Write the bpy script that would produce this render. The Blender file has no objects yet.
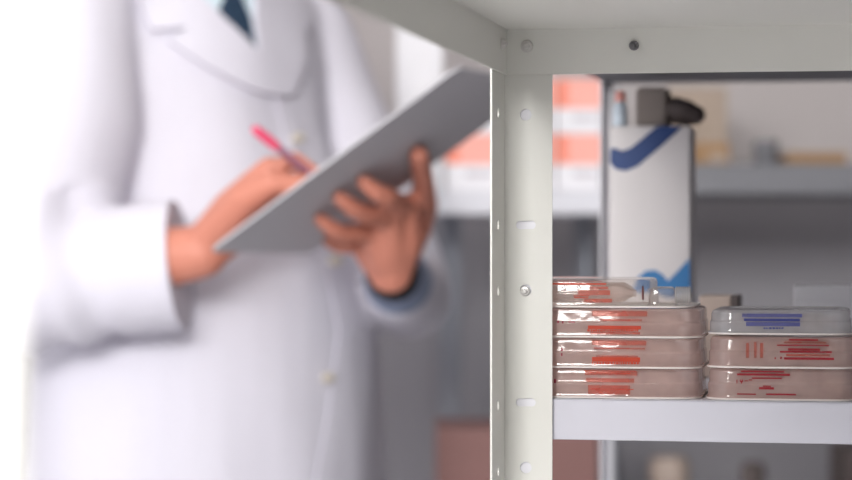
import bpy, bmesh, math, random
from mathutils import Vector, Matrix, noise
from mathutils.bvhtree import BVHTree
random.seed(7)
S = bpy.context.scene
COL = S.collection
PI = math.pi
# ------------------------------------------------------------------ camera numbers
F, HZ, CZ = 2367.0, 233.0, 1.10           # focal length in pixels, horizon row, lens height (m)
def P(px, py, Y):
    return Vector(((px-426)/F*Y, Y, CZ-(py-HZ)/F*Y))
def srgb(h):
    h = h.lstrip('#'); r = []
    for i in (0, 2, 4):
        c = int(h[i:i+2], 16)/255
        r.append(c/12.92 if c <= .04045 else ((c+.055)/1.055)**2.4)
    return (*r, 1)
# ------------------------------------------------------------------ materials
def mat(name, col, rough=.5, metal=0, var=.04, scale=30, bump=0, spec=.5, sheen=0):
    m = bpy.data.materials.new(name); m.use_nodes = True
    nt = m.node_tree; b = nt.nodes['Principled BSDF']
    tc = nt.nodes.new('ShaderNodeTexCoord'); nz = nt.nodes.new('ShaderNodeTexNoise')
    nz.inputs['Scale'].default_value = scale; nz.inputs['Detail'].default_value = 4
    nt.links.new(tc.outputs['Object'], nz.inputs['Vector'])
    rp = nt.nodes.new('ShaderNodeMixRGB'); c = srgb(col)
    rp.inputs[1].default_value = tuple(max(0, x*(1-var)) for x in c[:3])+(1,)
    rp.inputs[2].default_value = tuple(min(1, x*(1+var)) for x in c[:3])+(1,)
    nt.links.new(nz.outputs['Fac'], rp.inputs[0]); nt.links.new(rp.outputs[0], b.inputs['Base Color'])
    b.inputs['Roughness'].default_value = rough; b.inputs['Metallic'].default_value = metal
    b.inputs['Specular IOR Level'].default_value = spec
    if sheen: b.inputs['Sheen Weight'].default_value = sheen
    if bump:
        bp = nt.nodes.new('ShaderNodeBump'); bp.inputs['Strength'].default_value = bump; bp.inputs['Distance'].default_value = .002
        nt.links.new(nz.outputs['Fac'], bp.inputs['Height']); nt.links.new(bp.outputs[0], b.inputs['Normal'])
    return m
def clear(name, tint, haze, rough=.06, hazecol='#ffffff'):
    """thin clear plastic: mostly see-through, a little milky, glossy by its Fresnel"""
    m = bpy.data.materials.new(name); m.use_nodes = True
    nt = m.node_tree; nt.nodes.clear(); N = nt.nodes.new; L = nt.links.new
    out = N('ShaderNodeOutputMaterial'); tr = N('ShaderNodeBsdfTransparent'); tr.inputs[0].default_value = srgb(tint)
    df = N('ShaderNodeBsdfDiffuse'); df.inputs[0].default_value = srgb(hazecol)
    tl = N('ShaderNodeBsdfTranslucent'); tl.inputs[0].default_value = srgb(hazecol)
    gl = N('ShaderNodeBsdfGlossy'); gl.inputs['Roughness'].default_value = rough; gl.inputs[0].default_value = (1, 1, 1, 1)
    md = N('ShaderNodeMixShader'); md.inputs[0].default_value = .5; L(df.outputs[0], md.inputs[1]); L(tl.outputs[0], md.inputs[2])
    mh = N('ShaderNodeMixShader'); L(tr.outputs[0], mh.inputs[1]); L(md.outputs[0], mh.inputs[2])
    nz = N('ShaderNodeTexNoise'); nz.inputs['Scale'].default_value = 60
    tc = N('ShaderNodeTexCoord'); L(tc.outputs['Object'], nz.inputs['Vector'])
    mr = N('ShaderNodeMapRange'); mr.inputs['To Min'].default_value = haze*.7; mr.inputs['To Max'].default_value = haze*1.3
    L(nz.outputs['Fac'], mr.inputs['Value']); L(mr.outputs[0], mh.inputs[0])
    bp = N('ShaderNodeBump'); bp.inputs['Strength'].default_value = .18; bp.inputs['Distance'].default_value = .002
    L(nz.outputs['Fac'], bp.inputs['Height']); L(bp.outputs[0], gl.inputs['Normal'])
    fr = N('ShaderNodeFresnel'); fr.inputs['IOR'].default_value = 1.5; L(bp.outputs[0], fr.inputs['Normal'])
    ad = N('ShaderNodeMath'); ad.operation = 'MULTIPLY_ADD'; ad.inputs[1].default_value = .6; ad.inputs[2].default_value = .015; ad.use_clamp = True
    L(fr.outputs[0], ad.inputs[0])
    mx = N('ShaderNodeMixShader'); L(ad.outputs[0], mx.inputs[0]); L(mh.outputs[0], mx.inputs[1]); L(gl.outputs[0], mx.inputs[2])
    L(mx.outputs[0], out.inputs[0])
    return m
def emit(name, col, s):
    m = bpy.data.materials.new(name); m.use_nodes = True; nt = m.node_tree; nt.nodes.clear()
    o = nt.nodes.new('ShaderNodeOutputMaterial'); e = nt.nodes.new('ShaderNodeEmission')
    e.inputs[0].default_value = srgb(col); e.inputs[1].default_value = s; nt.links.new(e.outputs[0], o.inputs[0]); return m
def wall_paint():
    """painted wall: warm pale grey above a sharp dado line, blue grey below it"""
    m = mat('wall paint', '#b9b2b2', .8, scale=6, var=.03); nt = m.node_tree
    b = nt.nodes['Principled BSDF']; src = b.inputs['Base Color'].links[0].from_socket
    tc = nt.nodes.new('ShaderNodeTexCoord'); sp = nt.nodes.new('ShaderNodeSeparateXYZ'); nt.links.new(tc.outputs['Object'], sp.inputs[0])
    gt = nt.nodes.new('ShaderNodeMath'); gt.operation = 'GREATER_THAN'; gt.inputs[1].default_value = 1.17
    nt.links.new(sp.outputs['Z'], gt.inputs[0])
    mx = nt.nodes.new('ShaderNodeMixRGB'); mx.inputs[1].default_value = srgb('#aaa7ad')
    nt.links.new(gt.outputs[0], mx.inputs[0]); nt.links.new(src, mx.inputs[2]); nt.links.new(mx.outputs[0], b.inputs['Base Color'])
    return m
M = dict(
    cream=mat('cream enamel', '#ebeae4', .38, var=.015, scale=8), whitepost=mat('lightened white enamel', '#f6f5fb', .35, var=.01), white=mat('white enamel', '#d9d8e2', .35, var=.015, scale=8),  # whitepost: white enamel lightened to offset shade inside the cream post holes
    steel=mat('zinc steel', '#dedbd8', .3, .35), dark_steel=mat('dark steel', '#747276', .4, .5),
    greyrack=mat('blue grey enamel', '#9a9ea8', .45), greyrack2=mat('mid grey enamel', '#707076', .45), paleshelf=mat('pale enamel', '#dcdce4', .4),
    wall=wall_paint(), plain=mat('plain wall paint', '#cfccd0', .8, scale=5), dwall=mat('bounce absorbing wall paint', '#4c4a4c', .8, scale=5), rwall=mat('grey wall paint', '#a3a0a1', .8, scale=5), ceil=mat('ceiling paint', '#dcdcdc', .9), floor=mat('grey vinyl floor', '#c6c6c8', .45, var=.1, scale=12),
    coat=mat('white cotton', '#d6d3de', .85, var=.02, scale=120, bump=.1), shirt=mat('pale blue cotton', '#cfe0e8', .85), tie=mat('navy silk', '#22384f', .6, scale=80),
    skin=mat('skin', '#c8806c', .5, var=.07, scale=25), hair=mat('dark hair', '#2a2320', .6), eye=mat('eye white', '#e8e4e0', .2), iris=mat('brown iris', '#3a2618', .2),
    trouser=mat('charcoal wool', '#3b3e46', .9), shoe=mat('black leather', '#17161a', .35), black=mat('matte black', '#15151a', .8), cuffblue=mat('blue grey cotton', '#8c98b4', .85), button=mat('ivory button', '#d9cfbf', .4),
    board=mat('grey pressed board', '#bbb9be', .55, var=.03, scale=60), paper=mat('paper', '#f0eff0', .8), pink=mat('pink plastic', '#e0486f', .35), penbody=mat('plum plastic', '#8a5a70', .35),
    orange=mat('orange printed card', '#f88a70', .55), salmon=mat('salmon printed card', '#fbb0a3', .55), card=mat('white card', '#ecebf0', .55), greyprint=mat('grey print', '#c9c4cb', .6),
    brown=mat('red brown card', '#9d7672', .8), tan=mat('tan card', '#a9998c', .8), ochre=mat('ochre card', '#9a7a5a', .8), taupe=mat('taupe felt', '#a59a93', .8), darkbrown=mat('dark taupe rubber', '#6e6361', .7),
    offwhite=mat('off white card', '#e2dddd', .55), navy=mat('navy print', '#123a78', .45), blue=mat('bright blue print', '#2f78b4', .45), beige=mat('beige plastic', '#cbb8ac', .5), vial=mat('pale blue plastic', '#cfdbe6', .35),
    shell=clear('clear blister plastic', '#fffcfa', .18, hazecol='#f6ece6'), shellpink=clear('rosy blister plastic', '#fffcfa', .54, hazecol='#ffe0d9'), shellblue=clear('cool blister plastic', '#fdfdff', .48, hazecol='#f4f4f8'),
    barrelclear=clear('clear barrel plastic', '#fffaf8', .22, .03, '#f0e2da'), sheet=mat('milky backing film', '#f3ebe6', .35, var=.02), pinkliquid=clear('rosy filled barrel', '#f0dcd5', .5, .05, '#d8b9ae'),
    red=clear('orange red print', '#ffd8cc', .74, .3, '#f4582f'), crimson=clear('crimson print', '#ffd4d8', .72, .3, '#cc2238'), violet=clear('violet blue print', '#dcdfff', .7, .3, '#4a5ab8'), milky=clear('milky clear plastic', '#ffffff', .6, .08, '#f6f3f2'), maroon=mat('maroon rubber', '#93203a', .4), palered=clear('pale red print', '#ffe6e0', .36, .3, '#f06a50'), lilac=clear('lilac print', '#e4e6ff', .45, .3, '#7078c8'),
)
# ------------------------------------------------------------------ mesh helpers
class MB:
    def __init__(s): s.v = []; s.f = []
    def add(s, vs, fs):
        o = len(s.v); s.v += [Vector(v) for v in vs]; s.f += [tuple(i+o for i in f) for f in fs]; return s
    def box(s, a, b, bev=0, seg=2):
        bm = bmesh.new(); bmesh.ops.create_cube(bm, size=1)
        for v in bm.verts: v.co = Vector([a[i]+(b[i]-a[i])*(v.co[i]+.5) for i in range(3)])
        if bev: bmesh.ops.bevel(bm, geom=bm.edges[:], offset=bev, segments=seg, profile=.6, affect='EDGES')
        return s.bm(bm)
    def bm(s, bm):
        bm.verts.index_update(); s.add([v.co.copy() for v in bm.verts], [[v.index for v in f.verts] for f in bm.faces]); bm.free(); return s
    def tube(s, pts, rad, n=12, cap=True, up=None, sq=None):
        """loft of rings along pts; rad = number or (a, b) per point; rounded ends"""
        pts = [Vector(p) for p in pts]; rings = []
        rad = [(r, r) if not isinstance(r, (tuple, list)) else r for r in rad]
        T = [(pts[min(i+1, len(pts)-1)]-pts[max(i-1, 0)]).normalized() for i in range(len(pts))]
        if cap:
            p0, p1 = [], []
            for k in (0, 1, 2):
                a = (k+.02)/3*PI/2
                p0.append((pts[0]-T[0]*min(rad[0])*math.cos(a), tuple(x*math.sin(a) for x in rad[0]), T[0]))
                p1.append((pts[-1]+T[-1]*min(rad[-1])*math.cos(a), tuple(x*math.sin(a) for x in rad[-1]), T[-1]))
            seq = p0+list(zip(pts, rad, T))+p1[::-1]
        else: seq = list(zip(pts, rad, T))
        ref = Vector(up) if up else (Vector((0, 0, 1)) if abs(T[0].z) < .9 else Vector((1, 0, 0)))
        vs = []; fs = []
        for p, r, t in seq:
            x = (ref-t*ref.dot(t)).normalized(); y = t.cross(x); ref = x if not up else Vector(up)
            for k in range(n):
                a = 2*PI*k/n; c, q = math.cos(a), math.sin(a)
                if sq: c = math.copysign(abs(c)**sq, c); q = math.copysign(abs(q)**sq, q)
                vs.append(p+x*c*r[0]+y*q*r[1])
        m = len(seq)
        for i in range(m-1):
            for k in range(n): fs.append((i*n+k, i*n+(k+1) % n, (i+1)*n+(k+1) % n, (i+1)*n+k))
        fs.append(tuple(range(n-1, -1, -1))); fs.append(tuple((m-1)*n+k for k in range(n)))
        return s.add(vs, fs)
    def ball(s, c, r, n=14):
        r = (r, r, r) if not isinstance(r, (tuple, list)) else r
        bm = bmesh.new(); bmesh.ops.create_uvsphere(bm, u_segments=n, v_segments=n//2+2, radius=1)
        for v in bm.verts: v.co = Vector(c)+Vector((v.co.x*r[0], v.co.y*r[1], v.co.z*r[2]))
        return s.bm(bm)
    def lathe(s, prof, c=(0, 0, 0), axis='z', n=28, mod=None):
        vs = []; fs = []; c = Vector(c)
        for i, (r, h) in enumerate(prof):
            for k in range(n):
                a = 2*PI*k/n; rr = r*(mod(k, i) if mod else 1)
                q = (rr*math.cos(a), rr*math.sin(a))
                vs.append(c+(Vector((q[0], q[1], h)) if axis == 'z' else Vector((h, q[0], q[1])) if axis == 'x' else Vector((q[0], h, q[1]))))
        for i in range(len(prof)-1):
            for k in range(n): fs.append((i*n+k, i*n+(k+1) % n, (i+1)*n+(k+1) % n, (i+1)*n+k))
        fs.append(tuple(range(n-1, -1, -1))); fs.append(tuple((len(prof)-1)*n+k for k in range(n)))
        return s.add(vs, fs)
    def build(s, name, m, parent=None, inv=None, smooth=False, auto=None):
        me = bpy.data.meshes.new(name)
        vs = [inv @ v for v in s.v] if inv else s.v
        me.from_pydata([tuple(v) for v in vs], [], s.f); me.update()
        bm = bmesh.new(); bm.from_mesh(me); bmesh.ops.recalc_face_normals(bm, faces=bm.faces[:]); bm.to_mesh(me); bm.free()
        o = bpy.data.objects.new(name, me); COL.objects.link(o); me.materials.append(m)
        if parent: o.parent = parent
        if smooth:
            for p in me.polygons: p.use_smooth = True
            if auto: me.set_sharp_from_angle(angle=math.radians(auto))
        return o
def empty(name, loc=(0, 0, 0), rz=0):
    o = bpy.data.objects.new(name, None); COL.objects.link(o); o.location = loc; o.rotation_euler = (0, 0, rz); o.empty_display_size = .05
    return o
def tag(o, label=None, cat=None, group=None, kind=None):
    for k, v in (('label', label), ('category', cat), ('group', group), ('kind', kind)):
        if v: o[k] = v
    return o
def evaluated(o):
    dg = bpy.context.evaluated_depsgraph_get(); dg.update()
    me = bpy.data.meshes.new_from_object(o.evaluated_get(dg)); return me
def fuse(o, voxel, smooth=4, fac=.5):
    """one continuous skin out of overlapping closed volumes"""
    r = o.modifiers.new('r', 'REMESH'); r.mode = 'VOXEL'; r.voxel_size = voxel; r.use_smooth_shade = True
    if smooth: q = o.modifiers.new('s', 'SMOOTH'); q.iterations = smooth; q.factor = fac
    mt = o.data.materials[0]; me = evaluated(o); o.modifiers.clear(); old = o.data; o.data = me; bpy.data.meshes.remove(old)
    if not me.materials: me.materials.append(mt)
    for p in me.polygons: p.use_smooth = True
    return o
def holed(w0, w1, h0, h1, holes, t):
    """flat bar (a x b) with round holes and slots; returns verts (a, b, c) with c in -t..0"""
    cu = bpy.data.curves.new('tmp', 'CURVE'); cu.dimensions = '2D'; cu.fill_mode = 'BOTH'; cu.extrude = t/2
    def poly(p):
        sp = cu.splines.new('POLY'); sp.points.add(len(p)-1); sp.use_cyclic_u = True
        for i, q in enumerate(p): sp.points[i].co = (q[0], q[1], 0, 1)
    poly([(w0, h0), (w1, h0), (w1, h1), (w0, h1)])
    for (x, y, rx, ry) in holes:
        if rx <= ry: poly([(x+rx*math.cos(k*PI/10), y+ry*math.sin(k*PI/10)) for k in range(20)])
        else: poly([(x+(rx-ry)*(1 if math.cos(k*PI/10) > 0 else -1)+ry*math.cos(k*PI/10), y+ry*math.sin(k*PI/10)) for k in range(20)])
    o = bpy.data.objects.new('tmp', cu); COL.objects.link(o); me = evaluated(o)
    vs = [v.co.copy() for v in me.vertices]; fs = [tuple(p.vertices) for p in me.polygons]
    bpy.data.objects.remove(o); bpy.data.curves.remove(cu); bpy.data.meshes.remove(me)
    return [Vector((v.x, v.y, v.z-t/2)) for v in vs], fs

# ------------------------------------------------------------------ room
RX0, RX1, RY0, RY1, RZ = -2.3, 1.25, -1.6, 3.62, 2.7
def structure(name, mb, m): return tag(mb.build(name, m), kind='structure')
structure('floor', MB().box((RX0, RY0, -.05), (RX1, RY1, 0)), M['floor'])
structure('ceiling', MB().box((RX0, RY0, RZ), (RX1, RY1, RZ+.05)), M['ceil'])
structure('wall_back', MB().box((RX0, RY1, 0), (RX1, RY1+.08, RZ)), M['wall'])
FX0, FX1, FZ0, FZ1 = -1.8, .45, 1.72, 2.6     # high window, added unseen behind the camera for frontal light
w = MB()
for a, b in (((RX0, 0), (RX1, FZ0)), ((RX0, FZ1), (RX1, RZ)), ((RX0, FZ0), (FX0, FZ1)), ((FX1, FZ0), (RX1, FZ1))):
    w.box((a[0], RY0-.08, a[1]), (b[0], RY0, b[1]))
structure('wall_front', w, M['rwall'])
w = MB()
for i in range(4):
    x = FX0+(FX1-FX0)*i/3; w.box((x-.02, RY0-.06, FZ0), (x+.02, RY0-.02, FZ1))
for z in (FZ0, FZ1): w.box((FX0, RY0-.06, z-.02), (FX1, RY0-.02, z+.02))
structure('added_front_window', w, M['card'])
structure('wall_right', MB().box((RX1, RY0-.08, 0), (RX1+.08, RY1+.08, RZ)), M['dwall'])  # unseen wall, coloured dark to keep bounce light off the right side
WY0, WY1, WZ0, WZ1 = -1.2, 3.0, .8, 2.5      # window opening in the left wall
w = MB()
for a, b in (((RY0-.08, 0), (RY1+.08, WZ0)), ((RY0-.08, WZ1), (RY1+.08, RZ)), ((RY0-.08, WZ0), (WY0, WZ1)), ((WY1, WZ0), (RY1+.08, WZ1))):
    w.box((RX0-.08, a[0], a[1]), (RX0, b[0], b[1]))
structure('wall_left', w, M['plain'])
w = MB(); k = 4
for i in range(k+1):
    y = WY0+(WY1-WY0)*i/k; w.box((RX0-.06, y-.025, WZ0), (RX0-.02, y+.025, WZ1))
for z in (WZ0, WZ1): w.box((RX0-.06, WY0, z-.025), (RX0-.02, WY1, z+.025))
wf = structure('window_1', w, M['card'])
structure('baseboard_back', MB().box((RX0, RY1-.015, 0), (RX1, RY1, .1), .003), M['plain'])

# ------------------------------------------------------------------ near rack (cream) : corner at the far left, local u = along the lip, v = away
TH = math.radians(10.7)
C0 = P(503, HZ, 1.70); C0.z = 0
RK = Matrix.Translation(C0) @ Matrix.Rotation(-TH, 4, 'Z'); RKI = RK.inverted()
def u_of(px, v):
    """u on the plane v that stands behind image column px"""
    d = Vector(((px-426)/F, 1, 0)); o = RKI @ Vector((0, 0, 0)); dd = RKI.to_3x3() @ d
    return o.x+dd.x*(v-o.y)/dd.y
def z_of(py, u, v):
    return CZ-(py-HZ)/F*(RK @ Vector((u, v, 0))).y
def zr(py): return CZ-(py-HZ)/F*1.70
near = empty('shelving_unit', C0, -TH)
tag(near, 'cream metal shelving unit with perforated angle posts, close to the viewer', 'shelving unit')
DEP, WID, TK = 1.08, 1.10, .0013
ROWS = [('h', 47), ('h', 115), ('s', 225), ('h', 290), ('s', 402), ('h', 467), ('s', 577), ('h', 642)]
HX = u_of(526, 0)
def upright(cu, cv, su, sv, fw=.0358, sw=.058, plain=False):
    """L section: face flange along u, side flange along v"""
    face = []; side = []
    for kind, py in (() if plain else ROWS):
        z = zr(py); face.append((HX, z, .0072, .0030) if kind == 's' else (HX, z, .0042, .0042)); side.append((.030, z, .0034, .0034))
    mb = MB(); vs, fs = holed(0, fw, 0, 1.95, face, TK)
    mb.add([Vector((cu+su*v.x, cv+sv*v.z, v.y)) for v in vs], fs)
    vs, fs = holed(0, sw, 0, 1.95, side, TK)
    mb.add([Vector((cu-su*v.z, cv-sv*v.x, v.y)) for v in vs], fs)
    return mb
for cu, cv, su, sv in ((0, 0, 1, 1), (0, -DEP, 1, -1), (WID, 0, -1, 1), (WID, -DEP, -1, -1)):
    upright(cu, cv, su, sv, plain=cv < 0).build('upright', M['cream'], near)
def tray(u0, u1, v0, v1, ztop, lip, t=.0014):
    """sheet metal shelf: flat top, folded lips on the four sides with a small return"""
    mb = MB(); mb.box((u0, v0, ztop-t), (u1, v1, ztop), .0004, 1)
    zb = ztop-lip
    mb.box((u0, v0, zb), (u1, v0+t, ztop), .0005, 1); mb.box((u0, v1-t, zb), (u1, v1, ztop), .0005, 1)
    mb.box((u0, v0, zb), (u0+t, v1, ztop), .0005, 1); mb.box((u1-t, v0, zb), (u1, v1, ztop), .0005, 1)
    return mb
ZU = zr(30)+.0014
tray(.002, WID-.002, -DEP+.002, -.0022, ZU, ZU-zr(75.3)).build('shelf_board', M['cream'], near)
def bolt(u, v, z, axis, m, r=.0042, parent=near, L=.004):
    """pan head with a hex nut and thread end"""
    mb = MB()
    s = -1
    prof = [(r*.98, 0), (r, s*.0012), (r*.85, s*.0022), (r*.5, s*.0024), (r*.48, s*L), (r*.3, s*(L+.0006))]
    if axis == 'v': mb.lathe([(a, b) for a, b in prof], (u, v, z), 'y', 12)
    else: mb.lathe([(a, -b) for a, b in prof], (u, v, z), 'x', 12)
    return mb.build('bolt', m, parent, smooth=True, auto=35)
bolt(u_of(527, -.004), -.0036, zr(47), 'v', M['steel'], .0046)
bolt(u_of(634, -.004), -.0036, zr(48), 'v', M['dark_steel'], .0036)
bolt(HX-.0004, -TK, zr(291), 'v', M['steel'], .0036)
bolt(.0035, -.030, zr(47), 'u', M['steel'], .0042)

# ------------------------------------------------------------------ white rack behind, back to back with the cream one
WR = empty('shelving_unit', RK @ Vector((0, .0006, 0)), -TH)
tag(WR, 'white metal shelving unit whose shelf carries the clear blister packs', 'shelving unit')
ZS = z_of(398.4, u_of(552, .004), .004)
ZS2 = 1.2462; D2 = .62
def post(u0, u1, v0, v1, su, sv):
    mb = MB(); t = .0016
    fa = (v0 if sv > 0 else v1-t); mb.box((u0, fa, 0), (u1, fa+t, 1.95), .0004, 1)
    fu = (u0 if su > 0 else u1-t); mb.box((fu, v0, 0), (fu+t, v1, 1.95), .0004, 1)
    return mb
post(.0025, .0335, 0, .03, 1, 1).build('upright', M['whitepost'], WR)
post(.0025, .0125, D2-.03, D2, 1, -1).build('upright', M['whitepost'], WR)
post(1.07, 1.10, 0, .03, -1, 1).build('upright', M['whitepost'], WR)
post(1.07, 1.10, D2-.03, D2, -1, -1).build('upright', M['whitepost'], WR)
LIP = ZS-z_of(439.3, u_of(552, .004), .004)
tray(.0045, 1.098, .0022, D2-.002, ZS, LIP).build('shelf_board', M['white'], WR)
tray(.0045, 1.098, .0022, D2-.002, ZS2+.0014, .0022).build('shelf_board', M['greyrack2'], WR)

# ------------------------------------------------------------------ blister packs
def rrect(u0, u1, v0, v1, r, n=7):
    pts = []
    for cx, cy, a0 in ((u1-r, v1-r, 0), (u0+r, v1-r, 90), (u0+r, v0+r, 180), (u1-r, v0+r, 270)):
        for k in range(n):
            a = math.radians(a0+90*k/(n-1)); pts.append((cx+r*math.cos(a), cy+r*math.sin(a)))
    return pts
def dome(mb, u0, u1, v0, v1, h, r, fl=0, z0=.0):
    """thermoformed dome: flange, drafted wall, rolled top edge"""
    rings = []
    def ring(i, z): rings.append([(x, y, z) for x, y in rrect(u0+i, u1-i, v0+i, v1-i, max(r-i*.6, .002))])
    ring(-.0012, z0); ring(-.0012, z0+.0005)
    ring(-.0002, z0+.0006); ring(.0001, z0+.002); ring(.0001, z0+h*.40); ring(.0002, z0+h*.44); ring(.0008, z0+h*.49); ring(.0010, z0+h*.53)
    ring(.0010, h-.0034); ring(.0014, h-.0016); ring(.0026, h-.0004); ring(.0043, h); ring(.009, h-.0004)
    n = len(rings[0]); vs = [p for R in rings for p in R]; fs = []
    for i in range(len(rings)-1):
        for k in range(n): fs.append((i*n+k, i*n+(k+1) % n, (i+1)*n+(k+1) % n, (i+1)*n+k))
    fs.append(tuple((len(rings)-1)*n+k for k in range(n)))
    return mb.add(vs, fs)
def band(mb, c, r, u0, u1, a0, a1, n=6):
    """raised ink on a barrel lying along u: a0..a1 degrees, 0 = towards the viewer, 90 = up"""
    vs = []; fs = []
    for rr in (r+.0001, r+.00035):
        for k in range(n+1):
            a = math.radians(a0+(a1-a0)*k/n)
            for u in (u0, u1): vs.append((u, c[0]-rr*math.cos(a), c[1]+rr*math.sin(a)))
    m = 2*(n+1)
    for k in range(n):
        q = 2*k; fs += [(m+q, m+q+1, m+q+3, m+q+2), (q, q+2, q+3, q+1), (q, m+q, m+q+2, q+2), (q+1, q+3, m+q+3, m+q+1)]
    fs += [(0, 1, m+1, m), (2*n, m+2*n, m+2*n+1, 2*n+1)]
    return mb.add(vs, fs)
V0 = .0075
def pack(px0, px1, pybase, pytop, label, shell, bars, ring=None, cap=None, short=None, barrel='barrelclear', zadd=0, vw=.105, v0=V0, r=.02):
    """one sealed pack: film sheet, clear blister, filled barrel with its print, plunger ring, ribbed cap"""
    u0, u1 = (px0 if px0 < 1 else u_of(px0, v0)), (px1 if px1 < 1 else u_of(px1, v0))
    um = (u0+u1)/2
    zb = ZS+.0003+zadd; H = (pybase-pytop)/F*1.70
    e = empty('blister_pack', RK @ Vector((um, v0+vw/2, zb)), -TH)
    tag(e, label, 'blister pack', 'blister packs on the white shelf')
    a, b = u0-um, u1-um; va, vb = -vw/2, vw/2
    base = MB(); R0 = rrect(a, b, va, vb, r, 9); n = len(R0)
    base.add([(x, y, z) for z in (0, .0012) for x, y in R0], [tuple(range(n-1, -1, -1)), tuple(range(n, 2*n))]+[(k, (k+1) % n, n+(k+1) % n, n+k) for k in range(n)])
    base.build('backing_sheet', M['sheet'], e)
    g = .0016
    mb = MB(); bu = b-g if not short else u_of(short[0], v0)-um
    dome(mb, a+g, bu, va+g, vb-g, H, r*.8, z0=.0013)
    dm = mb.build('blister_dome', M[shell], e, smooth=True, auto=22)
    if short:
        mb = MB(); c1 = u_of(short[1], v0)-um
        dome(mb, bu-.001, c1, va+.010, va+.040, H*.72, .004, z0=.0013)
        mb.build('neck_dome', M[shell], e, smooth=True, auto=22)
    rb = min(.0083, (H-.006)/2); cz = .0030+rb; cv = va+.0165
    def U(px): return u_of(px, v0+.0165-rb)-um
    be = bu-.016
    mb = MB().lathe([(rb*.45, a+.010), (rb*.45, a+.016), (rb*.93, a+.019), (rb, a+.022), (rb, be-.006), (rb*.9, be-.003), (rb*.5, be), (rb*.35, be+.006)], (0, cv, cz), 'x', 28)
    br = mb.build('barrel', M[barrel], e, smooth=True, auto=40)
    mb = MB().lathe([(rb*.9, a+.016), (rb, a+.020), (rb, be-.006), (rb*.45, be)], (0, cv+.038, cz), 'x', 24)
    mb.build('barrel', M[barrel], e, smooth=True, auto=40)
    def Uf(px): return u_of(px, v0+g)-um
    def Zf(px, py): return z_of(py, u_of(px, v0+g), v0+g)-zb
    for inkname, lst in bars.items():
        mb = MB()
        for (x0, x1, y0, y1) in lst:
            zz = max(.0016, Zf(x0, y1)), min(H-.0012, Zf(x0, y0))
            if zz[1] > zz[0]: mb.box((Uf(x0), va+g-.00012, zz[0]), (Uf(x1), va+g+.0019, zz[1]))
        mb.build('printed_label', M[inkname], dm)
    if ring:
        x = U(ring); mb = MB().lathe([(rb*.55, x-.0006), (rb*.72, x-.0004), (rb*.72, x+.0004), (rb*.55, x+.0006)], (0, cv, cz), 'x', 20)
        mb.build('plunger_ring', M['maroon'], e, smooth=True, auto=40)
    if cap:
        x0, x1 = U(cap[0]), U(cap[1]); n = 56; rc = min(rb*.86, .0066)
        pr = []; q = 7
        for i in range(q):
            xa = x0+(x1-x0)*i/q; xb = x0+(x1-x0)*(i+.55)/q; xc = x0+(x1-x0)*(i+1)/q
            pr += [(rc*1.0, xa), (rc*1.0, xb), (rc*.86, xb+.0001), (rc*.86, xc-.0001)]
        mb = MB().lathe([(rc*.6, x0-.0005)]+pr+[(rc*.5, x1+.0004)], (0, cv, .0028+rc), 'x', 28)
        mb.build('ribbed_cap', M['milky'] if cap[2] == 'c' else M['beige'], e, smooth=True, auto=30)
    return e
UL = .0062
H1 = (398-368)/F*1.70
zA = 0; zB = (398-368)/F*1.7; zC = (398-337.6)/F*1.7; zD = (398-307.6)/F*1.7
random.seed(3)
def lines(x0, x1, ys, h, jit=4, dash=0):
    out = []
    for y in ys:
        a, b = x0+random.uniform(0, jit), x1-random.uniform(0, jit)
        if not dash: out.append((a, b, y, y+h))
        else:
            x = a
            while x < b:
                w = random.uniform(.6, 2.2)*dash; out.append((x, min(b, x+w), y+random.uniform(-.2, .2), y+h)); x += w+random.uniform(.4, .9)
    return out
pack(UL, 700, 398, 368.8, 'clear rosy blister pack with orange print at the bottom of the left stack', 'shellpink',
     dict(red=lines(583, 638, (369.2,), 1.6)+lines(587, 634, (372.4, 388.6), .8, 6), palered=[(586, 634, 378, 382), (588, 630, 385, 394), (585, 637, 370.8, 375)], maroon=[(554, 556, 379, 383)]), zadd=zA)
pack(UL, 701, 368, 338.6, 'clear rosy blister pack, orange print, third from the top of the left stack', 'shellpink',
     dict(red=[(592, 640, 357, 361.5)]+lines(592, 642, (362,), 2.2, 3, 1.2), palered=[(592, 646, 339.8, 345), (594, 645, 347.5, 349), (596, 638, 355.3, 357)], maroon=[(561, 562.5, 348, 351), (561, 562.5, 353, 356)]), zadd=zB)
pack(UL, 702, 337.6, 308.6, 'clear rosy blister pack, orange print, second from the top of the left stack', 'shellpink',
     dict(red=[(588, 641, 325.5, 329)]+lines(587, 641, (329.4,), 2, 3, 1.2), palered=[(592, 647, 310.6, 316), (600, 642, 319, 321), (590, 640, 331.6, 334)], maroon=[(557, 559, 320.5, 323), (562, 563.5, 321, 323.5), (568, 575, 321.5, 322.6)]), zadd=zC)
pack(UL, 692, 307.6, 279.5, 'clear blister pack with orange print and ribbed cap on top of the left stack', 'shell',
     dict(red=[(552, 606, 283, 284.6)]+lines(573, 590, (295.2, 297), 1.1, 2, 1.4), palered=[(552, 602, 280, 281.4), (578, 610, 290, 295), (584, 612, 298.6, 302.5), (590, 608, 286.5, 289)]), ring=642, cap=(675, 690, 'c'), short=(648, 673), zadd=zD)
yB = (398-366.5)/F*1.7; yC = (398-333.5)/F*1.7
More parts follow.
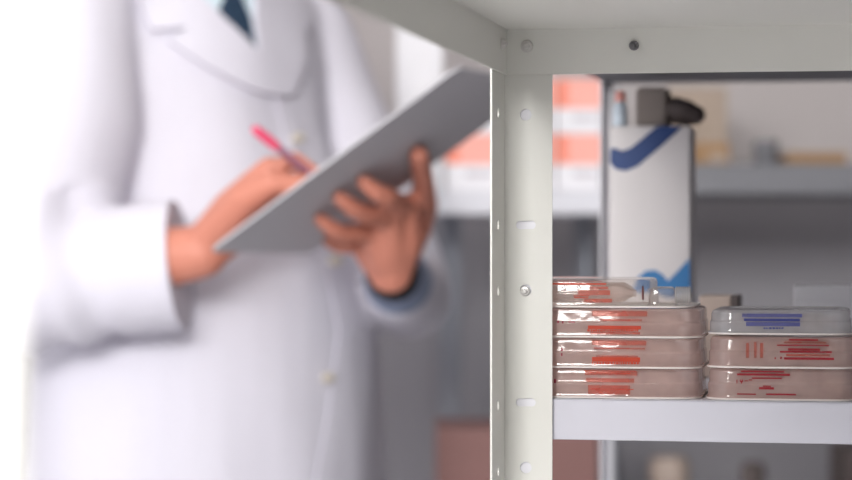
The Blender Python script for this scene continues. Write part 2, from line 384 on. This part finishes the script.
pack(704, 860, 399, 368.3, 'hazy rosy blister pack with crimson print at the bottom of the right stack', 'shellpink',
     dict(crimson=[(741, 784, 370.4, 372), (737, 790, 373.3, 375.4), (752, 782, 377.4, 378.8), (736.5, 737.4, 379.6, 383.4), (740, 741, 379.6, 382), (741, 742, 381, 383.6), (742, 743, 379.6, 382), (744.5, 748, 380.4, 381.2), (749, 752, 379.4, 380.4), (759, 774, 387, 389.4), (763, 771, 385.6, 386.8), (737, 756, 393.4, 394.6), (766, 796, 393.4, 395)]), cap=(820, 842, 'b'), ring=824, zadd=0)
pack(705, 860, 367, 336.3, 'hazy rosy blister pack with crimson print in the middle of the right stack', 'shellpink',
     dict(crimson=[(789, 818, 338.4, 340.6), (777, 829, 344.6, 345.8), (788, 820, 348.2, 350.4), (780, 832, 350.8, 352.6), (784, 834, 357.2, 359.6), (774.5, 776, 357.4, 359), (780, 782, 356.6, 359)], palered=[(746, 749, 343, 358), (754, 756.5, 342, 358), (760, 763, 343, 358), (786, 830, 354, 356), (784, 826, 341.6, 343)]), zadd=yB)
pack(706, 853, 334, 310, 'cool clear blister pack with violet blue print on top of the right stack', 'shellblue',
     dict(violet=[(744, 800, 318.5, 321)]+lines(762, 784, (327.4,), 1.6, 2, 1.2), lilac=[(742, 802, 313.6, 317), (746, 800, 322, 326)]), ring=834, zadd=yC)

# ------------------------------------------------------------------ things further back on the white shelf
def on_rack(name, u, v, z): return empty(name, RK @ Vector((u, v, z)), -TH)
zt = ZS+.0003
E = on_rack('carton', 0, 0, 0)
vE = .46; uE0, uE1 = u_of(609, vE), u_of(690, vE); hE = z_of(126, (uE0+uE1)/2, vE)-zt
E.location = RK @ Vector(((uE0+uE1)/2, vE+.035, zt))
tag(E, 'tall white carton with blue swoosh bands standing behind the clear packs', 'carton')
hw = (uE1-uE0)/2
MB().box((-hw, -.035, 0), (hw, .035, hE), .0015).build('body', M['offwhite'], E)
def eloc(px, py):
    u = u_of(px, vE); return (u-(uE0+uE1)/2, z_of(py, u, vE)-zt)
def printed(name, poly, m, y, parent, t=.0004):
    n = len(poly); vs = [(x, y-t, z) for x, z in poly]+[(x, y, z) for x, z in poly]
    return MB().add(vs, [tuple(range(n)), tuple(range(2*n-1, n-1, -1))]+[(k, n+k, n+(k+1) % n, (k+1) % n) for k in range(n)]).build(name, m, parent)
cl = lambda q: (max(-hw, min(hw, q[0])), max(0, min(hE, q[1])))
printed('printed_swoosh', [cl(eloc(*p)) for p in ((610, 149), (615, 148), (622, 151), (631, 148), (656, 127), (660, 126), (682, 126), (679, 130), (664, 144), (638, 166), (626, 171), (615, 169), (610, 163))], M['navy'], -.0351, E)
printed('printed_swoosh', [cl(eloc(*p)) for p in ((632, 292), (638, 277), (646, 271), (655, 270), (662, 274), (668, 281), (690, 258), (690, 292), (680, 296), (668, 298), (655, 292), (646, 292))], M['blue'], -.0351, E)
# grey-brown roll lying on the carton
zt2 = zt+hE+.0004
g = on_rack('fabric_bundle', (uE0+uE1)/2, vE+.035, zt2); tag(g, 'taupe bundle with a dark rounded end lying on top of the white carton', 'bundle')
def gl(px): return u_of(px, vE+.02)-(uE0+uE1)/2
MB().box((gl(636), -.02, 0), (gl(668), .025, .036), .005, 3).build('folded_pad', M['taupe'], g, smooth=True)
MB().tube([(gl(660), 0, .015), (gl(676), -.002, .015), (gl(688), -.002, .012), (gl(694), 0, .011)], [(.012, .017), (.0125, .018), (.0115, .017), (.009, .013)], 16).build('rounded_end', M['darkbrown'], g, smooth=True)
b = on_rack('vial', u_of(619, vE), vE+.012, zt2); tag(b, 'small pale blue vial with a pink cap on the left end of the carton top', 'vial')
MB().lathe([(.0062, 0), (.0068, .001), (.0068, .017), (.004, .021), (.004, .023)], n=18).build('bottle', M['vial'], b, smooth=True, auto=40)
MB().lathe([(.0048, .0225), (.005, .0235), (.005, .031), (.0042, .032)], n=18).build('cap', M['salmon'], b, smooth=True, auto=40)
# low cartons behind the packs
vS = .27
u0, u1 = u_of(699, vS), u_of(738, vS); hh = z_of(296, u0, vS)-zt
o = on_rack('carton', (u0+u1)/2, vS+.03, zt); tag(o, 'small beige carton with a dark brown end behind the two pack stacks', 'carton')
MB().box((-(u1-u0)/2, -.03, 0), ((u1-u0)/2-.006, .03, hh), .001).build('body', M['beige'], o)
MB().box(((u1-u0)/2-.0059, -.03, 0), ((u1-u0)/2, .03, hh), .001).build('end_flap', M['darkbrown'], o)
vS = .33
u0, u1 = u_of(794, vS), u_of(856, vS); hh = z_of(286, u0, vS)-zt
o = on_rack('carton', (u0+u1)/2, vS+.04, zt); tag(o, 'low pale grey carton behind the blue printed pack', 'carton')
MB().box((-(u1-u0)/2, -.04, 0), ((u1-u0)/2, .04, hh), .001).build('body', M['card'], o)
MB().box((-(u1-u0)/2+.001, -.0405, hh-.012), ((u1-u0)/2-.001, -.0398, hh-.003), .0002, 1).build('lid_edge', M['card'], o)

# ------------------------------------------------------------------ racks against the back wall
YB = 3.12
def xp(px, Y): return (px-426)/F*Y
def zp(py, Y): return CZ-(py-HZ)/F*Y
def back_rack(label, x0, x1, posts, shelves, m_post, m_shelf, dep=.42, top=1.75, fy=.004):
    e = empty('shelving_unit', (x0, YB, 0)); tag(e, label, 'shelving unit')
    for px0, px1 in posts:
        for y in (fy, dep-.03):
            MB().box((px0-x0, y, 0), (px1-x0, y+.026, top), .002).build('upright', m_post, e)
    for z, lip, ms in shelves:
        tray(0, x1-x0, 0, dep, z, lip).build('shelf_board', ms or m_shelf, e)
    return e
zC_ = zp(190.5, YB); xC0, xC1 = xp(394, YB), xp(603, YB)
back_rack('pale shelving unit on the back wall holding the orange and white cartons', xC0, xC1,
          [(xp(441, YB+.215), xp(461, YB+.215)), (xC1-.012, xC1-.002)], [(zC_, zC_-zp(214, YB), M['paleshelf']), (.60, .03, None)], M['greyrack'], M['paleshelf'], top=zC_-.002, fy=.215)
zD_ = zp(163.5, YB); xD0, xD1 = xp(606, YB), 1.2
back_rack('mid grey shelving unit on the back wall behind the white carton', xD0, xD1,
          [(xD0+.002, xD0+.012), (xD1-.03, xD1-.004)], [(zD_, zD_-zp(194, YB), None), (.62, .035, None)], M['greyrack'], M['greyrack2'])
def carton(x0, x1, y0, y1, z0, z1, m, label, extra=(), group=None, name='carton'):
    e = empty(name, ((x0+x1)/2, (y0+y1)/2, z0+.0004)); tag(e, label, 'carton', group)
    c = Vector(((x0+x1)/2, (y0+y1)/2, z0)); h = z1-z0-.0006
    MB().box((x0-c.x, y0-c.y, 0), (x1-c.x, y1-c.y, h), .0012).build('body', m, e)
    for k_, (nm, a, b, f0, f1, mm) in enumerate(extra):       # printed panels wrapped on the front: fractions of width and height
        W = x1-x0; MB().box((x0-c.x+a*W, y0-c.y-.0006-.0003*k_, f0*h), (x0-c.x+b*W, y0-c.y+.0002, f1*h), .0001, 1).build(nm, mm, e)
    return e
cols = [(446, 499), (501, 555), (557, 601)]; rowz = [(zC_, zp(133.5, YB)), (zp(133.5, YB), zp(78, YB))]
where = {(0, 0): 'bottom left of the six, beside the holding hand', (1, 0): 'bottom middle of the six, half hidden by the post', (2, 0): 'bottom right of the six, right beside the post',
         (0, 1): 'top left of the six, behind the clipboard corner', (1, 1): 'top middle of the six, behind the post', (2, 1): 'top right of the six, under the cream lip'}
for i, (a, b_) in enumerate(cols):
    for j, (z0, z1) in enumerate(rowz):
        carton(xp(a, YB+.02), xp(b_, YB+.02), YB+.02, YB+.2, z0, z1, M['card'], 'orange banded white carton, '+where[(i, j)],
               [('printed_band', .0, 1, .46, 1.0, M['salmon']), ('printed_panel', .02, .24, .50, .98, M['orange']), ('printed_text', .36, .9, .24, .34, M['greyprint'])], 'orange banded cartons on the pale shelf')
carton(xp(396, YB+.02), xp(443, YB+.02), YB+.02, YB+.2, zC_, zp(-20, YB), M['card'], 'tall white carton behind the top edge of the clipboard')
carton(xp(436, YB), xp(599, YB), YB+.012, YB+.20, .60, zp(430, YB), M['brown'], 'red brown cardboard box on the lower back shelf, low behind the cream post', [('tape_strip', .46, .54, .0, 1.0, M['tan'])])
carton(xp(668, YB+.15), xp(727, YB+.15), YB+.15, YB+.35, zD_, zp(87, YB+.15), M['tan'], 'tall tan carton on the grey back shelf beside the white carton')
carton(xp(676, YB), xp(732, YB), YB+.02, YB+.12, zD_, zp(142, YB), M['ochre'], 'low ochre carton in front of the tall tan carton on the grey back shelf', [('printed_label', .62, .95, .1, .5, M['tan'])])
e = empty('tin', (xp(767, YB+.08), YB+.09, zD_+.0004)); tag(e, 'small round grey tin on the grey back shelf', 'tin')
MB().lathe([(.016, 0), (.0165, .001), (.0165, .026), (.016, .0262)], n=24).build('body', M['greyrack2'], e, smooth=True, auto=40)
MB().lathe([(.0172, .0263), (.0172, .032), (.016, .033)], n=24).build('lid', M['greyrack2'], e, smooth=True, auto=40)
carton(xp(788, YB+.04), xp(847, YB+.04), YB+.04, YB+.2, zD_, zp(152, YB+.04), M['ochre'], 'flat brown carton lying on the grey back shelf near the picture edge')
# lower right things
zl = .62
def jar(px0, px1, py, Y, m, mc, label):
    x0, x1 = xp(px0, Y), xp(px1, Y); r = (x1-x0)/2; h = zp(py, Y)-zl
    e = empty('jar', ((x0+x1)/2, Y, zl+.0004)); tag(e, label, 'jar')
    MB().lathe([(r*.94, 0), (r, .004), (r, h*.66), (r*.9, h*.74), (r*.72, h*.78)], n=30).build('body', m, e, smooth=True, auto=40)
    MB().lathe([(r*.8, h*.785), (r*.82, h*.8), (r*.82, h*.93), (r*.7, h*.985), (r*.4, h)], n=30).build('lid', mc, e, smooth=True, auto=40)
jar(644, 694, 456, YB+.12, M['beige'], M['beige'], 'round beige jar on the lower grey shelf, its lid below the white shelf')
jar(738, 768, 462, YB+.12, M['darkbrown'], M['darkbrown'], 'dark brown jar on the lower grey shelf, its lid below the white shelf')
carton(xp(842, YB+.1), xp(905, YB+.1), YB+.06, YB+.2, zl, zp(447, YB+.1), M['darkbrown'], 'dark brown carton on the lower grey shelf near the picture edge')

# ------------------------------------------------------------------ clipboard (held in the left hand)
BC = Vector((-.05048623, 2.46768777, 1.16940704))
A_, B_, D_ = Vector((-.21943812, 2.40664202, 1.08029376)), Vector((-.13353687, 2.6253609, 1.0774599)), Vector((.03256441, 2.31001465, 1.26135418))
ex = (D_-A_).normalized(); ey = (B_-A_).normalized(); ez = ex.cross(ey).normalized()
CBM = Matrix((( ex.x, ey.x, ez.x, BC.x), (ex.y, ey.y, ez.y, BC.y), (ex.z, ey.z, ez.z, BC.z), (0, 0, 0, 1)))
cb = bpy.data.objects.new('clipboard', None); COL.objects.link(cb); cb.matrix_world = CBM; cb.empty_display_size = .05
tag(cb, 'grey clipboard tilted in the hands of the person in the white coat', 'clipboard')
LX, LY = .325, .235
mb = MB(); R_ = rrect(-LX/2, LX/2, -LY/2, LY/2+.017, .012, 6); n = len(R_)
mb.add([(x, y, z) for z in (0, .003) for x, y in R_], [tuple(range(n-1, -1, -1)), tuple(range(n, 2*n))]+[(k, (k+1) % n, n+(k+1) % n, n+k) for k in range(n)])
mb.build('board', M['board'], cb)
MB().box((-.153, -.103, .0031), (.138, .103, .0038)).build('paper_sheet', M['paper'], cb)
mb = MB().box((.122, -.05, .0040), (.152, .05, .0052), .0004, 1); mb.tube([(.145, -.045, .009), (.145, .045, .009)], [.005, .005], 10); mb.box((.120, -.05, .005), (.127, .05, .009), .001)
mb.build('clip', M['steel'], cb)
def plane_at(px, py, off=0.0):
    """point of the board's plane (moved off along its upper normal) that lies on the sight line of px, py"""
    d = Vector(((px-426)/F, 1, -(py-HZ)/F)); o = Vector((0, 0, CZ)); q = BC+ez*off
    return o+d*((q-o).dot(ez)/d.dot(ez))

# ------------------------------------------------------------------ person
PH = math.radians(50); PC = Vector((-.285, 2.86, 0))
person = empty('person', PC, PH)
tag(person, 'person in a white lab coat and navy tie writing on a clipboard', 'person')
PM = Matrix.Translation(PC) @ Matrix.Rotation(PH, 4, 'Z'); PI_ = PM.inverted()
def W(l, f, z): return PM @ Vector((l, -f, z))       # person's left, forward, up
SHL, SHR = W(.175, 0, 1.40), W(-.175, 0, 1.40)
ELL = P(408, 296, 2.87); WRL = P(391, 272, 2.615)
ELR = P(30, 280, 2.59); WRR = P(202, 252, 2.53)
bd = MB()
# trunk, neck, head
bd.tube([W(0, .0, .86), W(0, .01, 1.0), W(0, .01, 1.15), W(0, .0, 1.30), W(0, -.01, 1.39), W(0, -.01, 1.43)], [(.15, .10), (.14, .10), (.145, .10), (.16, .105), (.12, .08), (.065, .06)], 24, up=W(1, 0, 0)-W(0, 0, 0))
HD = Vector(W(0, .045, 1.60)); fwd = (W(0, 1, 0)-W(0, 0, 0)); lft = (W(1, 0, 0)-W(0, 0, 0))
bd.tube([W(0, -.012, 1.40), W(0, .005, 1.47), W(0, .02, 1.53)], [.06, .056, .055], 18)
def hp(l, f, z): return HD+lft*l+fwd*f+Vector((0, 0, z))
bd.tube([hp(0, -.015, .082), hp(0, -.01, .052), hp(0, 0, 0), hp(0, .012, -.045), hp(0, .03, -.085)], [(.042, .055), (.066, .086), (.074, .095), (.064, .078), (.032, .036)], 22, up=lft)
bd.tube([hp(0, .09, .015), hp(0, .103, -.012), hp(0, .108, -.03)], [.008, .011, .014], 10)              # nose
bd.tube([hp(-.022, .092, -.064), hp(0, .099, -.062), hp(.022, .092, -.064)], [.005, .008, .005], 10)    # lips
bd.tube([hp(-.03, .085, .035), hp(0, .094, .03), hp(.03, .085, .035)], [.009, .007, .009], 10)          # brow
for s in (-1, 1): bd.tube([hp(s*.075, -.008, .022), hp(s*.081, -.014, .0), hp(s*.076, -.004, -.03)], [(.010, .012), (.011, .014), (.008, .009)], 10)
# arms
bd.tube([W(.12, 0, 1.39), SHL, (SHL+ELL)/2, ELL], [.055, .055, .046, .040], 16)
bd.tube([ELL, (ELL*.6+WRL*.4), WRL], [.040, .040, .027], 16)
bd.tube([W(-.12, 0, 1.39), SHR, (SHR+ELR)/2, ELR], [.055, .055, .046, .040], 16)
bd.tube([ELR, (ELR*.6+WRR*.4), WRR], [.040, .041, .029], 16)
# legs
for s in (-1, 1):
    bd.tube([W(s*.085, 0, .92), W(s*.09, .01, .70), W(s*.09, .015, .50), W(s*.092, .0, .34), W(s*.095, -.01, .10)], [.085, .075, .055, .052, .036], 16)
    bd.tube([W(s*.095, -.03, .05), W(s*.10, .06, .045), W(s*.11, .15, .035)], [.034, .034, .026], 12)
# left hand, palm against the board's underside, seen from its back
pk = lambda px, py, off: plane_at(px, py, off)
w0 = WRL
kn = [pk(405, 207, -.028), pk(389, 218, -.032), pk(373, 231, -.032), pk(360, 244, -.029)]      # knuckles index..little
bd.tube([w0, (w0+kn[0])/2+Vector((0.006, 0, 0)), kn[0]], [.025, .022, .0155], 12)
bd.tube([w0, (w0+kn[1])/2, kn[1]], [.023, .022, .0155], 12)
bd.tube([w0, (w0+kn[2])/2, kn[2]], [.023, .021, .015], 12)
bd.tube([w0, (w0+kn[3])/2, kn[3]], [.023, .020, .0135], 12)
for (k_, tip, r_, mid) in ((0, (364, 182), .0100, (385, 196)), (1, (340, 198), .0100, (364, 214)), (2, (321, 220), .0096, (344, 234)), (3, (328, 241), .0084, (347, 246))):
    m_ = pk(*mid, -.027); t_ = pk(*tip, -.0088)
    j2 = (m_*.45+t_*.55)+(m_-t_).normalized()*0+ez*-.004
    bd.tube([kn[k_], m_, j2, t_], [r_*1.25, r_*1.1, r_, r_*.85], 12)
th0 = pk(413, 228, -.03); th1 = pk(425, 205, -.026); th2 = pk(423, 178, -.018); th3 = pk(419, 155, -.0105)
bd.tube([w0, th0, th1, th2, th3], [.023, .022, .0150, .0120, .0105], 12)
bd.tube([kn[0], pk(414, 205, -.026), th1], [.0145, .014, .0135], 12); bd.ball(pk(396, 205, -.028), .014)
# right hand above the board, holding the pen
kr = [P(270, 170, 2.505), P(286, 184, 2.525), P(298, 202, 2.54)+ez*.012, P(304, 222, 2.55)+ez*.022]
for i_, r_ in ((0, .015), (1, .0155), (2, .0155), (3, .0145)):
    mid = (WRR+kr[i_])/2+ez*.006; bd.tube([WRR, mid, kr[i_]], [.026, .021, r_], 12)
PEN_T = pk(338, 196, .0045)
pe = [(P(296, 160, 2.50), P(316, 176, 2.50), PEN_T+ez*.020), (P(312, 178, 2.53), P(324, 190, 2.52), PEN_T+ez*.016+ey*.012), (P(316, 200, 2.55)+ez*.016, P(326, 200, 2.55)+ez*.010, pk(322, 210, .018)+ey*.014), (P(318, 220, 2.56)+ez*.026, P(326, 218, 2.56)+ez*.020, pk(318, 222, .020)+ey*.016)]
for i_, (a, b_, c) in enumerate(pe): bd.tube([kr[i_], a, b_, c], [.0115, .0100, .0092, .0082], 12)
bd.tube([WRR+ez*.006, P(246, 196, 2.48), P(272, 182, 2.465), P(298, 184, 2.47), PEN_T+ez*.022-ey*.010], [.022, .018, .013, .0105, .0085], 12)
body = bd.build('body', M['skin'], person, inv=PI_); fuse(body, .0032, 3)
body['label'] = 'bare hands, neck and head'
for s in (-1, 1):
    ob = MB().ball(hp(s*.031, .0795, .012), .0118).build('eye', M['eye'], person, inv=PI_, smooth=True)
    MB().ball(hp(s*.031, .0880, .010), (.0048, .0048, .0048), 10).build('iris', M['iris'], ob, inv=PI_, smooth=True)
hr = MB(); hr.tube([hp(0, -.018, .092), hp(0, -.022, .060), hp(0, -.036, .01), hp(0, -.05, -.045)], [(.048, .064), (.074, .090), (.079, .080), (.05, .045)], 22, up=lft)
h_ = hr.build('hair', M['hair'], person, inv=PI_); fuse(h_, .006, 3)
# coat
up_l = lft
ct = MB()
rings = [(1.435, .085, .075, -.012), (1.41, .135, .090, -.012), (1.37, .180, .112, 0), (1.30, .188, .128, .008), (1.20, .182, .140, .016), (1.10, .195, .162, .030), (1.02, .212, .180, .036), (.92, .228, .192, .034), (.75, .240, .20, .03), (.55, .24, .195, .015), (.48, .243, .198, .015)]
ct.tube([W(0, f, z) for z, a, b_, f in rings], [(a, b_) for z, a, b_, f in rings], 40, up=lft, cap=False)
def cuff(el, wr, t): return el*(1-t)+wr*t
ct.tube([W(.09, -.005, 1.385), SHL-Vector((0, 0, .018))-lft*.008, SHL*.5+ELL*.5, ELL], [.058, .066, .062, .054], 24)
ct.tube([ELL, cuff(ELL, WRL, .35), cuff(ELL, WRL, .55)], [.050, .044, .041], 24, cap=True)
ct.tube([W(-.09, -.005, 1.385), SHR-Vector((0, 0, .018))+lft*.008, SHR*.5+ELR*.5+lft*.022, ELR], [.060, .070, .082, .078], 24)
cR = P(168, 266, 2.575)
ct.tube([ELR, ELR*.5+cR*.5, cR-(cR-ELR).normalized()*.012, cR], [.074, .070, .066, .066], 28, cap=False)
coat = ct.build('lab_coat', M['coat'], person, inv=PI_); fuse(coat, .006, 6)
dR = (cR-ELR).normalized()
cf = MB(); cf.tube([cR-dR*.055, cR-dR*.02, cR+dR*.013, cR+dR*.0145, cR+dR*.013, cR-dR*.02], [.0705, .0715, .0715, .069, .0665, .064], 32, cap=False)
cf.build('sleeve_cuff', M['coat'], person, inv=PI_, smooth=True, auto=60)
# soft cloth folds
me = coat.data; me.update(); NR = [v.normal.copy() for v in me.vertices]
axr = (cR-ELR).normalized()
for v in me.vertices:
    p = PM @ v.co; q = Vector((p.x*5, p.y*5, p.z*1.6)); nrm = NR[v.index]
    d = .012*noise.noise(q)+.005*noise.noise(Vector((p.x*14, p.y*14, p.z*5)))
    t = (p-ELR).dot(axr); rad = ((p-ELR)-axr*t).length
    if -.05 < t < .2 and rad < .1:       # creases that run across the bent sleeve
        d += .006*math.sin(t*85+3*noise.noise(p*9)+4*(p.z))*max(0, 1-abs(t-.06)/.12)
    v.co = v.co+nrm*d
for p in me.polygons: p.use_smooth = True
cwv = [PM @ v.co for v in me.vertices]; bvh = BVHTree.FromPolygons(cwv, [tuple(p.vertices) for p in me.polygons])
def drape(name, poly, m, off, thick=.003, parent=person, sub=14, lift=None):
    """cloth piece lying on the coat: outline dropped on the coat's surface, with its own thickness"""
    bm = bmesh.new()
    vs = [bm.verts.new((x, y, 0)) for x, y in poly]; bm.faces.new(vs)
    bmesh.ops.triangulate(bm, faces=bm.faces[:])
    for _ in range(4):
        lg = [e for e in bm.edges if e.calc_length() > 9]
        if lg: bmesh.ops.subdivide_edges(bm, edges=lg, cuts=1)
        bmesh.ops.triangulate(bm, faces=bm.faces[:])
    bm.verts.index_update(); top = []; bot = []; o = Vector((0, 0, CZ))
    last = None
    for v in bm.verts:
        d = Vector(((v.co.x-426)/F, 1, -(v.co.y-HZ)/F)).normalized()
        h, nn, _, _ = bvh.ray_cast(o, d)
        if h is None: h, nn, _, _ = bvh.find_nearest(last if last else o+d*2.7)
        last = h
        if nn.dot(d) > 0: nn = -nn
        k = off+(lift(v.co.x, v.co.y) if lift else 0)
        top.append(h+nn*(k+thick)); bot.append(h+nn*(k-.002))
    n = len(top); fs = [tuple(v.index for v in f.verts) for f in bm.faces]
    allf = fs+[tuple(i+n for i in f[::-1]) for f in fs]
    for e in bm.edges:
        if e.is_boundary: a, b_ = e.verts[0].index, e.verts[1].index; allf.append((a, b_, b_+n, a+n))
    bm.free()
    return MB().add(top+bot, allf).build(name, m, parent, inv=PI_, smooth=True, auto=60)
drape('shirt', [(186, -30), (262, -30), (262, 0), (254, 52), (214, 16), (196, 0)], M['shirt'], .001)
drape('tie', [(218, -30), (240, -30), (239, 0), (247, 20), (253, 53), (236, 36), (216, 13), (222, 0)], M['tie'], .004)
drape('lapel', [(120, -30), (186, -30), (197, -2), (214, 14), (232, 32), (256, 56), (275, 98), (250, 92), (232, 83), (205, 68), (190, 58), (168, 44), (186, 30), (150, 33)], M['coat'], .006, .005)
drape('lapel', [(252, -30), (300, -30), (306, 20), (298, 40), (300, 62), (288, 96), (276, 98), (256, 56), (250, 20)], M['coat'], .006, .004)
drape('front_placket', [(274, 97), (288, 97), (304, 150), (338, 240), (358, 330), (346, 410), (330, 500), (312, 500), (328, 410), (338, 330), (320, 240), (288, 150)], M['coat'], .0005, .0012)
for px, py in ((294, 140), (331, 262), (324, 378)): drape('button', [(px+5*math.cos(k*PI/6), py+5*math.sin(k*PI/6)) for k in range(12)], M['button'], .006, .003)
# left shirt cuff, and a plain black ring round the wrist
dl = (WRL-ELL).normalized(); q0 = cuff(ELL, WRL, .56)
c1 = MB().tube([q0, q0+dl*.055, q0+dl*.070], [.040, .036, .034], 24); c1.build('shirt_cuff', M['cuffblue'], person, inv=PI_, smooth=True)
c2 = MB().tube([WRL-dl*.030, WRL-dl*.008], [.031, .030], 24); c2.build('dark_wrist_ring', M['black'], person, inv=PI_, smooth=True)
# trousers, shoes
for s in (-1, 1):
    MB().tube([W(s*.088, 0, .90), W(s*.09, .01, .70), W(s*.092, .012, .45), W(s*.095, -.01, .075)], [.105, .098, .085, .078], 24).build('trouser_leg', M['trouser'], person, inv=PI_, smooth=True)
    sh = MB().tube([W(s*.095, -.05, .046), W(s*.10, .05, .046), W(s*.112, .17, .036)], [.042, .046, .034], 20)
    for v in sh.v: v.z = max(v.z, .002)
    sh.build('shoe', M['shoe'], person, inv=PI_, smooth=True)
# pen
pt0, pt1 = PEN_T, P(256, 130, 2.44)
pd = (pt1-pt0).normalized(); pl = (pt1-pt0).length
pen = empty('pen', pt0); tag(pen, 'pink capped pen in the writing hand above the clipboard', 'pen')
inv = Matrix.Translation(-pt0)
MB().tube([pt0+pd*.001, pt0+pd*.012, pt0+pd*(pl-.03)], [.0012, .0040, .0042], 14).build('barrel', M['penbody'], pen, inv=inv, smooth=True, auto=60)
MB().tube([pt0+pd*(pl-.0299), pt0+pd*(pl-.015), pt1], [.0050, .0056, .0050], 14).build('end_cap', M['pink'], pen, inv=inv, smooth=True, auto=60)

# ------------------------------------------------------------------ ceiling lamps, daylight
lamp_m = emit('lamp diffuser', '#fff8f0', 3.2)
for i, (x, y, lb) in enumerate(((-1.35, -.5, 'long ceiling lamp nearest the camera'), (-1.35, 1.0, 'long ceiling lamp beside the cream rack'), (-.40, 2.75, 'long ceiling lamp over the person in the coat'))):
    e = empty('ceiling_lamp', (x, y, RZ)); tag(e, lb, 'lamp', 'ceiling lamps')
    fr = MB()
    for a, b_ in (((-.32, -.62), (.32, -.60)), ((-.32, .60), (.32, .62)), ((-.32, -.60), (-.30, .60)), ((.30, -.60), (.32, .60))): fr.box((a[0], a[1], -.03), (b_[0], b_[1], -.001))
    fr.build('frame', M['card'], e); MB().box((-.299, -.599, -.022), (.299, .599, -.012)).build('diffuser', lamp_m, e)
def area(name, loc, rot, sx, sy, power, col=(1, 1, 1)):
    l = bpy.data.lights.new(name, 'AREA'); l.shape = 'RECTANGLE'; l.size = sx; l.size_y = sy; l.energy = power; l.color = col
    o = bpy.data.objects.new(name, l); COL.objects.link(o); o.location = loc; o.rotation_euler = rot; return o
area('added_front_fill', ((FX0+FX1)/2, RY0-.10, (FZ0+FZ1)/2), (PI/2, 0, 0), FX1-FX0, FZ1-FZ0, 185, (1, .99, .97))  # frontal fill through the added window opening
area('window_daylight', (RX0-.10, (WY0+WY1)/2, (WZ0+WZ1)/2), (0, -PI/2, 0), WZ1-WZ0, WY1-WY0, 14, (.96, .97, 1))
wd = bpy.data.worlds.new('World'); S.world = wd; wd.use_nodes = True
wd.node_tree.nodes['Background'].inputs[0].default_value = (.93, .95, 1, 1); wd.node_tree.nodes['Background'].inputs[1].default_value = .8

# ------------------------------------------------------------------ camera
cam = bpy.data.cameras.new('camera'); co = bpy.data.objects.new('camera', cam); COL.objects.link(co)
co.location = (0, 0, CZ); co.rotation_euler = (PI/2, 0, 0)
cam.sensor_width = 36; cam.lens = F/852*36; cam.shift_y = -(240-HZ)/852
cam.clip_start = .05; cam.dof.use_dof = True; cam.dof.focus_distance = 1.70; cam.dof.aperture_fstop = cam.lens/1000/.025; cam.dof.aperture_blades = 0
S.camera = co
S.view_settings.view_transform = 'Standard'; S.view_settings.look = 'None'; S.view_settings.exposure = 0.0; S.view_settings.gamma = 1
S.view_settings.use_curve_mapping = False
S.cycles.use_denoising = True; S.cycles.max_bounces = 12; S.cycles.transparent_max_bounces = 24; S.cycles.sample_clamp_indirect = 6
